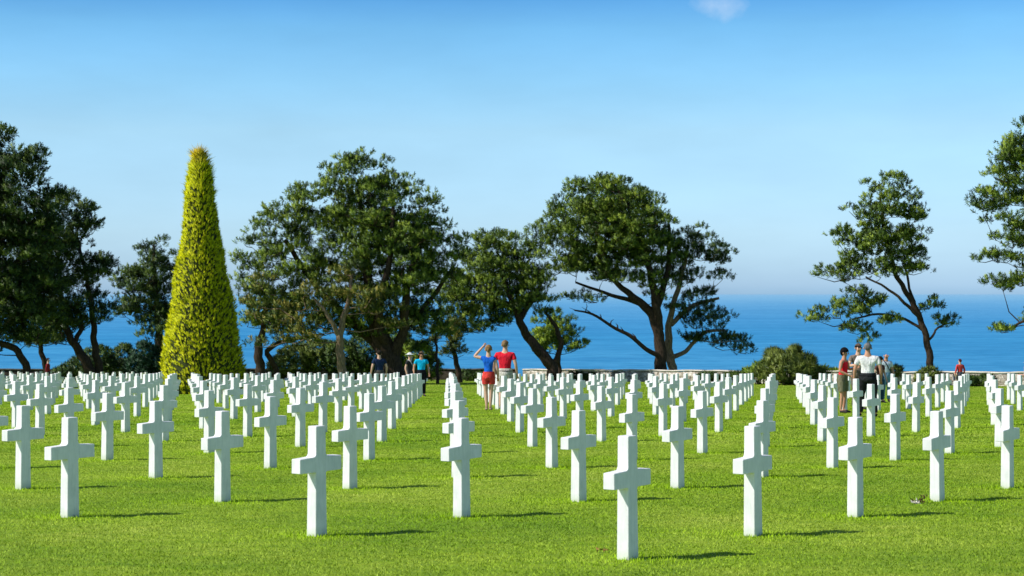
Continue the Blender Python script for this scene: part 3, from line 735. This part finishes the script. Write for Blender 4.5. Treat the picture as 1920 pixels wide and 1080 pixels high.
def person(label, px, W, ht, face, top, bottom, bottom_len, sleeve, hair_c, build=1.0, arms=None, skin=SKIN, shoe=(0.05, 0.04, 0.04),
           hair='short', stance=0.11, hat=None, belt=None, sitting=False, zoff=0.0, female=False, glasses=False, strap=None, step=0.0, sleeveless=False, lean=0.0, group=None, bag=None):
    """face: heading in degrees, 0 = looks at the camera (-Y), 90 = looks to the picture's right"""
    x, y, z = foot(px, W)
    root = empty('person', (x, y, z + zoff), R(face)); tag(root, label, 'person', group)
    S = ht / 1.75; b = build
    def q(*p): return (p[0] * S, p[1] * S, p[2] * S)
    hipz = 0.90; sh = 0.185 * b * (0.9 if female else 1.0); hw = 0.092 * b
    if sitting: dz = -0.45
    else: dz = 0.0
    hp = (0, 0, hipz + dz)
    pel = q(*hp); waist = q(0, -lean * .3, 1.08 + dz); chest = q(0, -lean * .6, 1.22 + dz); upper = q(0, -lean * .85, 1.385 + dz); neckb = q(0, -lean, 1.455 + dz); neck = q(0, -lean - .01, 1.515 + dz)
    headc = q(0, -lean - .02, 1.62 + dz); crown = q(0, -lean - .005, 1.69 + dz); jaw = q(0, -lean - .045, 1.56 + dz)
    ww = 0.115 * b * (0.85 if female else 1); cw = 0.145 * b * (0.88 if female else 1); pw = 0.14 * b
    torso = [(pel, (pw * .78 * S, .075 * b * S)), (waist, (ww * .85 * S, .078 * b * S)), (chest, (cw * .85 * S, .085 * b * S)), (upper, (.098 * b * S, .072 * b * S)), (neckb, (.075 * S, .068 * S)), (neck, (.060 * S, .062 * S)), (headc, (.088 * S, .104 * S)), (crown, (.066 * S, .080 * S))]
    chains = [torso, [(headc, .088 * S), (jaw, (.055 * S, .048 * S))]]
    legs = []; 
    for sd in (-1, 1):
        if sitting:
            hip = q(sd * hw, 0, hipz + dz - .03); knee = q(sd * 0.10, -0.42, 0.46); ank = q(sd * 0.10, -0.40, 0.08); toe = q(sd * .11, -0.56, 0.04)
        else:
            st = step * sd
            hip = q(sd * hw, 0, hipz - .04); knee = q(sd * (hw + stance) / 2 * 1.02, -.02 - st * .5, 0.50); ank = q(sd * stance, 0.02 - st, 0.085); toe = q(sd * (stance + .025), -0.14 - st, 0.035)
        legs.append((hip, knee, ank, toe))
        chains.append([(pel, (pw * .78 * S, .075 * b * S)), (hip, .078 * b * S), (lerp(hip, knee, .5), .074 * b * S), (knee, .054 * S), (lerp(knee, ank, .35), .054 * S), (ank, .034 * S), (toe, (.036 * S, .026 * S))])
    armp = arms or {}
    hands = []
    for sd in (-1, 1):
        a = armp.get(sd)
        shp = q(sd * sh * .95, -lean * .9, 1.395 + dz)
        if a: el = q(*a[0]); wr = q(*a[1])
        else: el = q(sd * (sh + .075), 0.03 - lean * .5, 1.13 + dz); wr = q(sd * (sh + .085), -.06 - lean * .3, 0.90 + dz)
        dirv = np.array(wr) - np.array(el); dirv /= np.linalg.norm(dirv)
        palm = tuple(np.array(wr) + dirv * .06 * S)
        chains.append([(upper, (.098 * b * S, .072 * b * S)), (shp, .052 * b * S), (lerp(shp, el, .5), .050 * b * S), (el, .042 * S), (lerp(el, wr, .3), .042 * S), (wr, .029 * S), (palm, (.036 * S, .018 * S))])
        fwd = np.array([0, -1, 0.15]); side = np.cross(dirv, fwd); side /= np.linalg.norm(side) + 1e-6
        for fi, (o, ln) in enumerate(((-.024, .062), (-.008, .076), (.009, .072), (.024, .056))):
            p1 = tuple(np.array(palm) + side * o * S + dirv * .035 * S); p2 = tuple(np.array(p1) + (dirv * .8 + fwd * .35) * ln * .55 * S); p3 = tuple(np.array(p2) + (dirv * .5 + fwd * .6) * ln * .45 * S)
            chains.append([(palm, .018 * S), (p1, .0095 * S), (p2, .0085 * S), (p3, .007 * S)])
        t1 = tuple(np.array(wr) + side * (-.034) * S + dirv * .035 * S); t2 = tuple(np.array(t1) + (dirv * .6 + fwd * .6) * .045 * S)
        chains.append([(palm, .018 * S), (t1, .011 * S), (t2, .009 * S)])
        hands.append((shp, el, wr, palm))
    body = sk(chains, 'body', skin, root, 1)
    # shirt
    m = 1.13
    sc = [[(q(0, 0, 0.93 + dz), (.150 * b * S, .125 * b * S)), (waist, (ww * 1.2 * S, .115 * b * S)), (chest, (cw * m * S, .12 * b * S)), (upper, (.130 * b * S, .105 * b * S)), (q(0, -lean, 1.475 + dz), (.088 * S, .080 * S))]]
    for k, sd in enumerate((-1, 1)):
        shp, el, wr, palm = hands[k]
        if sleeveless:
            sc.append([(upper, (.125 * b * S, .10 * b * S)), (lerp(upper, shp, .7), .050 * b * S)])
        else:
            end = lerp(shp, el, sleeve) if sleeve <= 1 else lerp(el, wr, sleeve - 1)
            ch = [(upper, (.125 * b * S, .10 * b * S)), (shp, .060 * b * S)]
            if sleeve > 1: ch.append((el, .05 * b * S))
            ch.append((end, (.060 if sleeve <= 1 else .042) * b * S)); sc.append(ch)
    sk(sc, 'shirt', cloth('shirt_cloth', top), root, 2)
    # bottoms
    n1 = 'shorts' if bottom_len < 1.2 else 'trousers'
    ms = cloth(n1 + '_cloth', bottom); LV = []; LF = []
    def loft(rings, m=14):
        base = len(LV)
        for c, rx, ry in rings:
            for k in range(m):
                th = 2 * math.pi * k / m; wv = 1 + 0.03 * math.sin(3 * th + c[2] * 17)
                LV.append((c[0] + rx * wv * math.cos(th), c[1] + ry * wv * math.sin(th), c[2]))
        for r in range(len(rings) - 1):
            for k in range(m):
                k2 = (k + 1) % m; LF.append((base + r * m + k, base + (r + 1) * m + k, base + (r + 1) * m + k2, base + r * m + k2))
    bb = b * S
    loft([(q(0, 0, 1.04 + dz), .150 * bb, .118 * bb), (q(0, 0, 0.97 + dz), .168 * bb, .130 * bb), (q(0, .012, 0.90 + dz), .178 * bb, .140 * bb), (q(0, .008, 0.84 + dz), .172 * bb, .132 * bb), (q(0, 0, 0.80 + dz), .12 * bb, .10 * bb)])
    for hip, knee, ank, toe in legs:
        h2 = (hip[0], hip[1], hip[2] + .02 * S)
        if bottom_len <= 1:
            loft([(h2, .092 * bb, .118 * bb), (lerp(hip, knee, bottom_len * .5), .092 * bb, .105 * bb), (lerp(hip, knee, bottom_len), .095 * bb, .100 * bb)])
        else:
            e = bottom_len - 1
            loft([(h2, .092 * bb, .118 * bb), (lerp(hip, knee, .5), .086 * bb, .092 * bb), (knee, .070 * S, .076 * S), (lerp(knee, ank, .5 * e), .064 * S, .070 * S), (lerp(knee, ank, e), .060 * S, .066 * S)])
    link_mesh(n1, np_mesh(n1, LV, LF, True), ms, root)
    for hip, knee, ank, toe in legs:
        sk([[(tuple(np.array(ank) + np.array([0, .03 * S, -.035 * S])), (.043 * S, .036 * S)), (lerp(ank, toe, .5), (.046 * S, .04 * S)), (tuple(np.array(toe) + np.array([0, -.05 * S, -.002])), (.042 * S, .030 * S))]], 'shoe', cloth('shoe_leather', shoe), root, 1)
    hc = np.array(headc) + np.array([0, 0.012 * S, .025 * S])
    def cut(zf, zb): return lambda dx, dy: hc[2] + (zf if dy < 0 else zb * min(1, dy / .05 / S) + zf * (1 - min(1, dy / .05 / S))) * S
    if hair == 'short': ellipsoid(hc, (.093 * S, .112 * S, .106 * S), 'hair', cloth('hair', hair_c), root, cut(.045, -.07))
    elif hair == 'bob':
        ellipsoid(hc, (.115 * S, .118 * S, .13 * S), 'hair', cloth('hair', hair_c), root, cut(.0, -.12))
    elif hair == 'tied':
        ellipsoid(hc, (.098 * S, .116 * S, .114 * S), 'hair', cloth('hair', hair_c), root, cut(.03, -.07))
        ellipsoid(hc + np.array([0, .12, -.03]) * S, (.035 * S, .05 * S, .06 * S), 'hair_tie', cloth('hair2', hair_c), root)
    ey = np.array(headc) + np.array([0, -.098 * S, .005 * S])
    if glasses:
        gl = m_plain('dark_glass', (0.01, 0.01, 0.012), 0.2)
        for sd in (-1, 1): ellipsoid(ey + np.array([sd * .032, -.004, .008]) * S, (.03 * S, .012 * S, .02 * S), 'sunglass_lens', gl, root, seg=10)
    else:
        gl = m_plain('eye', (0.03, 0.02, 0.015), 0.4)
        for sd in (-1, 1): ellipsoid(ey + np.array([sd * .031, .004, .005]) * S, (.012 * S, .008 * S, .007 * S), 'eye', gl, root, seg=8)
    ellipsoid(ey + np.array([0, -.010, -.022]) * S, (.014 * S, .018 * S, .024 * S), 'nose', skin, root, seg=8)
    ellipsoid(ey + np.array([0, .004, -.062]) * S, (.024 * S, .008 * S, .007 * S), 'mouth', m_plain('lips', (0.35, 0.10, 0.08)), root, seg=8)
    for sd in (-1, 1): ellipsoid(np.array(headc) + np.array([sd * .092, .0, -.005]) * S, (.012 * S, .02 * S, .03 * S), 'ear', skin, root, seg=8)
    if hat:
        hm = cloth('hat_cloth', hat)
        ellipsoid(hc + np.array([0, 0, .035]) * S, (.10 * S, .115 * S, .095 * S), 'hat', hm, root, lambda dx, dy: hc[2] + .03 * S)
        ellipsoid(hc + np.array([0, 0, .045]) * S, (.17 * S, .18 * S, .018 * S), 'hat_brim', hm, root)
    if belt:
        ellipsoid(q(0, 0, 0.975 + dz), (.176 * b * S, .140 * b * S, .026 * S), 'belt', cloth('belt_leather', belt), root, seg=20)
    if strap:
        sm = cloth('strap_cloth', strap)
        sk([[(q(-.11, -.12, 1.42 + dz), .016), (q(.0, -.15, 1.25 + dz), .016), (q(.15, -.11, 1.02 + dz), .016)], [(q(-.11, -.12, 1.42 + dz), .016), (q(-.09, .02, 1.48 + dz), .016), (q(-.04, .14, 1.35 + dz), .016), (q(.15, .10, 1.02 + dz), .016)]], 'camera_strap', sm, root, 1)
    return root
PG = 'visitors walking among the graves'
person('woman in blue top and red shorts with one hand raised to her head', 916, 14.95, 1.70, 178, (0.01, 0.13, 0.62), (0.66, 0.055, 0.045), 0.42, 0.3, (0.26, 0.15, 0.06),
       build=.98, hair='tied', female=True, stance=.045, arms={1: ((.38, -.05, 1.44), (.17, -.08, 1.68))}, shoe=(0.5, 0.35, 0.25), group=PG)
person('man in red polo shirt standing right of the woman in blue', 947, 15.3, 1.84, 165, (0.66, 0.016, 0.035), (0.55, 0.52, 0.46), 0.9, 0.62, (0.22, 0.14, 0.07),
       build=1.15, belt=(0.05, 0.03, 0.02), stance=.12, shoe=(0.3, 0.3, 0.3), group=PG)
person('man in dark navy polo shirt walking before the dark tree trunk', 711, 20.6, 1.76, 205, (0.012, 0.028, 0.075), (0.10, 0.09, 0.08), 1.9, 0.6, (0.02, 0.015, 0.01), build=1.08, belt=(0.01, 0.01, 0.01), group=PG)
person('man in turquoise T-shirt and black trousers at the aisle edge', 790, 22.9, 1.80, 10, (0.005, 0.46, 0.78), (0.008, 0.008, 0.012), 1.9, 0.6, (0.12, 0.08, 0.05), build=1.1, glasses=True, skin=SKIN2, group=PG)
person('person in white hat and dark vest beside the turquoise T-shirt man', 768, 23.3, 1.74, 60, (0.03, 0.03, 0.035), (0.06, 0.06, 0.07), 1.9, 0.5, (0.4, 0.4, 0.4), build=1.0, hat=(0.75, 0.78, 0.78), strap=(0.5, 0.5, 0.5), group=PG)
person('woman with black bobbed hair in red sleeveless top and khaki shorts', 1580, 14.2, 1.60, 55, (0.85, 0.014, 0.035), (0.16, 0.15, 0.09), 0.75, 0.4, (0.006, 0.005, 0.006),
       build=1.05, hair='bob', female=True, sleeveless=True, stance=.09, arms={-1: ((-.27, -.04, 1.14), (-.14, -.26, 1.02)), 1: ((.27, -.06, 1.16), (.14, -.30, 1.22))}, lean=.04, skin=SKIN2, group=PG)
person('man in sunglasses facing the camera, half hidden by the white shirt', 1609, 15.2, 1.75, 12, (0.22, 0.17, 0.14), (0.12, 0.10, 0.08), 1.9, 0.6, (0.12, 0.08, 0.06), glasses=True, skin=SKIN, build=1.05, group=PG,
       arms={-1: ((-.28, -.05, 1.16), (-.12, -.32, 1.20))})
person('grey haired man in white shirt and dark trousers seen from behind', 1627, 13.25, 1.70, 172, (0.80, 0.79, 0.78), (0.018, 0.02, 0.022), 1.92, 0.72, (0.16, 0.16, 0.16),
       build=1.2, belt=(0.006, 0.006, 0.006), stance=.17, skin=SKIN2, shoe=(0.01, 0.01, 0.01), step=.08, group=PG)
person('dark haired person in brown top, mostly hidden behind the white shirt', 1650, 18.2, 1.46, 30, (0.09, 0.035, 0.03), (0.02, 0.06, 0.12), 1.9, 0.6, (0.02, 0.015, 0.012), hair='bob', female=True, group=PG)
person('bald man in pale blue shirt and jeans with a camera strap', 1661, 18.6, 1.62, 15, (0.58, 0.68, 0.76), (0.16, 0.32, 0.46), 1.9, 0.7, (0.3, 0.2, 0.15), hair='none', strap=(0.02, 0.02, 0.03), build=1.05, skin=SKIN2, group=PG)
person('person in red jacket sitting on the stone wall', 1800, 31.6, 1.74, 200, (0.62, 0.06, 0.05), (0.08, 0.09, 0.13), 1.9, 1.8, (0.10, 0.02, 0.02), sitting=True, zoff=0.28, build=1.05)
person('distant person in dark red top by the thin trunk, far left', 90, 28, 1.60, 90, (0.22, 0.02, 0.025), (0.03, 0.03, 0.04), 1.9, 1.8, (0.03, 0.02, 0.02))
person('person in pink top cut off by the right edge of the photo', 1924, 31.2, 1.70, 270, (0.75, 0.25, 0.18), (0.5, 0.42, 0.4), 1.0, 0.5, (0.3, 0.2, 0.12), sitting=True, zoff=0.25)

# ------------------------------------------------------------------ small things on the grass
def bouquet():
    W = 5.85 * 0 + 5.86; x, y, z = foot(1718, 5.78)
    root = empty('bouquet', (x, y, z)); tag(root, 'small dried bouquet with white blossoms lying on the grass', 'bouquet')
    tb = Tubes()
    for i in range(9):
        a = rng.uniform(-.9, .9); l = rng.uniform(.06, .11)
        tb.add([(0, 0, .01), (l * .5 * math.sin(a), .02, .03), (l * math.sin(a), .03, l * .8 * math.cos(a) + .01)], [.003, .0025, .001], 4)
    tb.obj('stalks', m_plain('dry_stalk', (0.05, 0.05, 0.02)), root)
    P = rng.normal(size=(14, 3)) * np.array([.022, .015, .010]) + np.array([-.02, -.03, .025])
    V = blades(P, .01, 6, .022, .016, up=.3)
    link_mesh('blossoms', np_mesh('blossoms', V, np.arange(len(V)).reshape(-1, 3)), m_plain('white_petals', (0.8, 0.75, 0.68)), root)
    P = rng.normal(size=(16, 3)) * np.array([.04, .02, .02]) + np.array([.03, .0, .05])
    V = blades(P, .01, 6, .03, .012, up=.3)
    link_mesh('leaves', np_mesh('leaves', V, np.arange(len(V)).reshape(-1, 3)), m_plain('dry_leaf', (0.12, 0.08, 0.03)), root)
bouquet()
def leafpatch(px, W):
    x, y, z = foot(px, W)
    P = rng.normal(size=(6, 3)) * np.array([.04, .03, .003]) + np.array([0, 0, .026])
    V = blades(P, .01, 3, .03, .02, up=-.1)
    V += np.array([x, y, z])
    tag(link_mesh('fallen_leaves', np_mesh('fallen_leaves', V, np.arange(len(V)).reshape(-1, 3)), m_plain('brown_leaf', (0.28, 0.16, 0.05))), 'scatter of brown fallen leaves on the grass left of the nearest cross', 'leaves')
leafpatch(1132, 4.42)

# ------------------------------------------------------------------ light, sky, camera
SUN_EL, = (R(43.0),)
to_sun = np.array([-0.95, -0.30, 0.0]); to_sun /= np.linalg.norm(to_sun)
az = math.atan2(to_sun[0], to_sun[1])           # clockwise from +Y
sd = bpy.data.lights.new('sun', 'SUN'); sd.energy = 5.0; sd.angle = R(0.53); sd.color = (1.0, 0.955, 0.88)
so = bpy.data.objects.new('sun', sd); COL.objects.link(so)
so.location = (-40, -20, 60)
vec = np.array([to_sun[0] * math.cos(SUN_EL), to_sun[1] * math.cos(SUN_EL), math.sin(SUN_EL)])
import mathutils
so.rotation_euler = mathutils.Vector(vec).to_track_quat('Z', 'Y').to_euler()

w = bpy.data.worlds.new('World'); scene.world = w; w.use_nodes = True
nt = w.node_tree; nt.nodes.clear(); N = nt.nodes.new; Lk = nt.links.new
out = N('ShaderNodeOutputWorld'); bg = N('ShaderNodeBackground'); Lk(bg.outputs[0], out.inputs[0])
sky = N('ShaderNodeTexSky'); sky.sky_type = 'NISHITA'; sky.sun_disc = False
sky.sun_elevation = SUN_EL; sky.sun_rotation = az; sky.altitude = 30; sky.air_density = 1.0; sky.dust_density = 0.6; sky.ozone_density = 2.0
bg.inputs['Strength'].default_value = 0.10
tc = N('ShaderNodeTexCoord'); sep = N('ShaderNodeSeparateXYZ'); Lk(tc.outputs['Generated'], sep.inputs[0])
mr = N('ShaderNodeMapRange'); mr.inputs['From Min'].default_value = 0.0; mr.inputs['From Max'].default_value = 0.4; Lk(sep.outputs['Z'], mr.inputs['Value'])
rp = N('ShaderNodeValToRGB'); els = rp.color_ramp.elements
SKY = [(0.0, (.80, 1.32, 2.35)), (0.0125, (.90, 1.38, 2.38)), (0.083, (1.0, 1.38, 2.03)), (0.222, (1.10, 1.43, 1.71)), (0.287, (.94, 1.42, 1.73)), (0.362, (.70, 1.28, 1.65)), (0.405, (.45, 1.02, 1.52)), (0.55, (.5, .85, 1.2)), (0.8, (.88, .93, .98)), (1.0, (.92, .95, .98))]
while len(els) < len(SKY): els.new(0.5)
for i, (p, c) in enumerate(SKY): els[i].position = p; els[i].color = tuple(v / 2.5 for v in c) + (1,)
Lk(mr.outputs[0], rp.inputs[0])
sc = N('ShaderNodeVectorMath'); sc.operation = 'SCALE'; sc.inputs['Scale'].default_value = 2.5; Lk(rp.outputs[0], sc.inputs[0])
mx = N('ShaderNodeMix'); mx.data_type = 'RGBA'; mx.blend_type = 'MULTIPLY'; mx.inputs[0].default_value = 1.0; mx.clamp_result = False
Lk(sky.outputs[0], mx.inputs[6]); Lk(sc.outputs[0], mx.inputs[7])
# a small wisp of cloud high in the sky
cm = N('ShaderNodeMapping'); cm.vector_type = 'POINT'
cd = mathutils.Vector(((1362 - 960) / FPX, 1.0, (552 - 10) / FPX)).normalized()
sub = N('ShaderNodeVectorMath'); sub.operation = 'SUBTRACT'; Lk(tc.outputs['Generated'], sub.inputs[0]); sub.inputs[1].default_value = cd
ml = N('ShaderNodeVectorMath'); ml.operation = 'MULTIPLY'; Lk(sub.outputs[0], ml.inputs[0]); ml.inputs[1].default_value = (1 / 0.021, 1 / 0.05, 1 / 0.0085)
le = N('ShaderNodeVectorMath'); le.operation = 'LENGTH'; Lk(ml.outputs[0], le.inputs[0])
cn = N('ShaderNodeTexNoise'); cn.inputs['Scale'].default_value = 55; cn.inputs['Detail'].default_value = 6; cn.inputs['Roughness'].default_value = 0.6; Lk(tc.outputs['Generated'], cn.inputs['Vector'])
ad = N('ShaderNodeMath'); ad.operation = 'MULTIPLY_ADD'; Lk(cn.outputs['Fac'], ad.inputs[0]); ad.inputs[1].default_value = 2.2; ad.inputs[2].default_value = -0.15
fa = N('ShaderNodeMath'); fa.operation = 'SUBTRACT'; fa.use_clamp = True; Lk(ad.outputs[0], fa.inputs[0]); Lk(le.outputs['Value'], fa.inputs[1])
fb = N('ShaderNodeMath'); fb.operation = 'MULTIPLY'; fb.use_clamp = True; Lk(fa.outputs[0], fb.inputs[0]); fb.inputs[1].default_value = 0.42
m2 = N('ShaderNodeMix'); m2.data_type = 'RGBA'; m2.clamp_result = False; Lk(fb.outputs[0], m2.inputs[0]); 
hz = N('ShaderNodeTexNoise'); hz.inputs['Scale'].default_value = 9; hz.inputs['Detail'].default_value = 5; hz.inputs['Roughness'].default_value = 0.55
hmap = N('ShaderNodeMapping'); hmap.inputs['Scale'].default_value = (1, 1, 3.5); Lk(tc.outputs['Generated'], hmap.inputs['Vector']); Lk(hmap.outputs[0], hz.inputs['Vector'])
hr = N('ShaderNodeMapRange'); hr.inputs['From Min'].default_value = 0.3; hr.inputs['From Max'].default_value = 0.7; hr.inputs['To Min'].default_value = 0.955; hr.inputs['To Max'].default_value = 1.045; Lk(hz.outputs['Fac'], hr.inputs['Value'])
hs = N('ShaderNodeVectorMath'); hs.operation = 'SCALE'; Lk(mx.outputs[2], hs.inputs[0]); Lk(hr.outputs[0], hs.inputs['Scale'])
Lk(hs.outputs[0], m2.inputs[6]); m2.inputs[7].default_value = (6.5, 8.0, 10.0, 1)
Lk(m2.outputs[2], bg.inputs['Color'])

cam = bpy.data.cameras.new('camera'); co = bpy.data.objects.new('camera', cam); COL.objects.link(co)
cam.sensor_width = 36; cam.lens = FPX / 1920 * 36; cam.clip_start = 0.5; cam.clip_end = 400000
co.location = (0, 0, ZC); co.rotation_euler = (R(90) + math.atan(11 / FPX), 0, 0)
cam.dof.use_dof = True; cam.dof.focus_distance = 24; cam.dof.aperture_fstop = 7.0
scene.camera = co
scene.view_settings.view_transform = 'Standard'; scene.view_settings.look = 'None'; scene.view_settings.exposure = 0
scene.render.resolution_x = 1024; scene.render.resolution_y = 576
scene.cycles.use_denoising = True
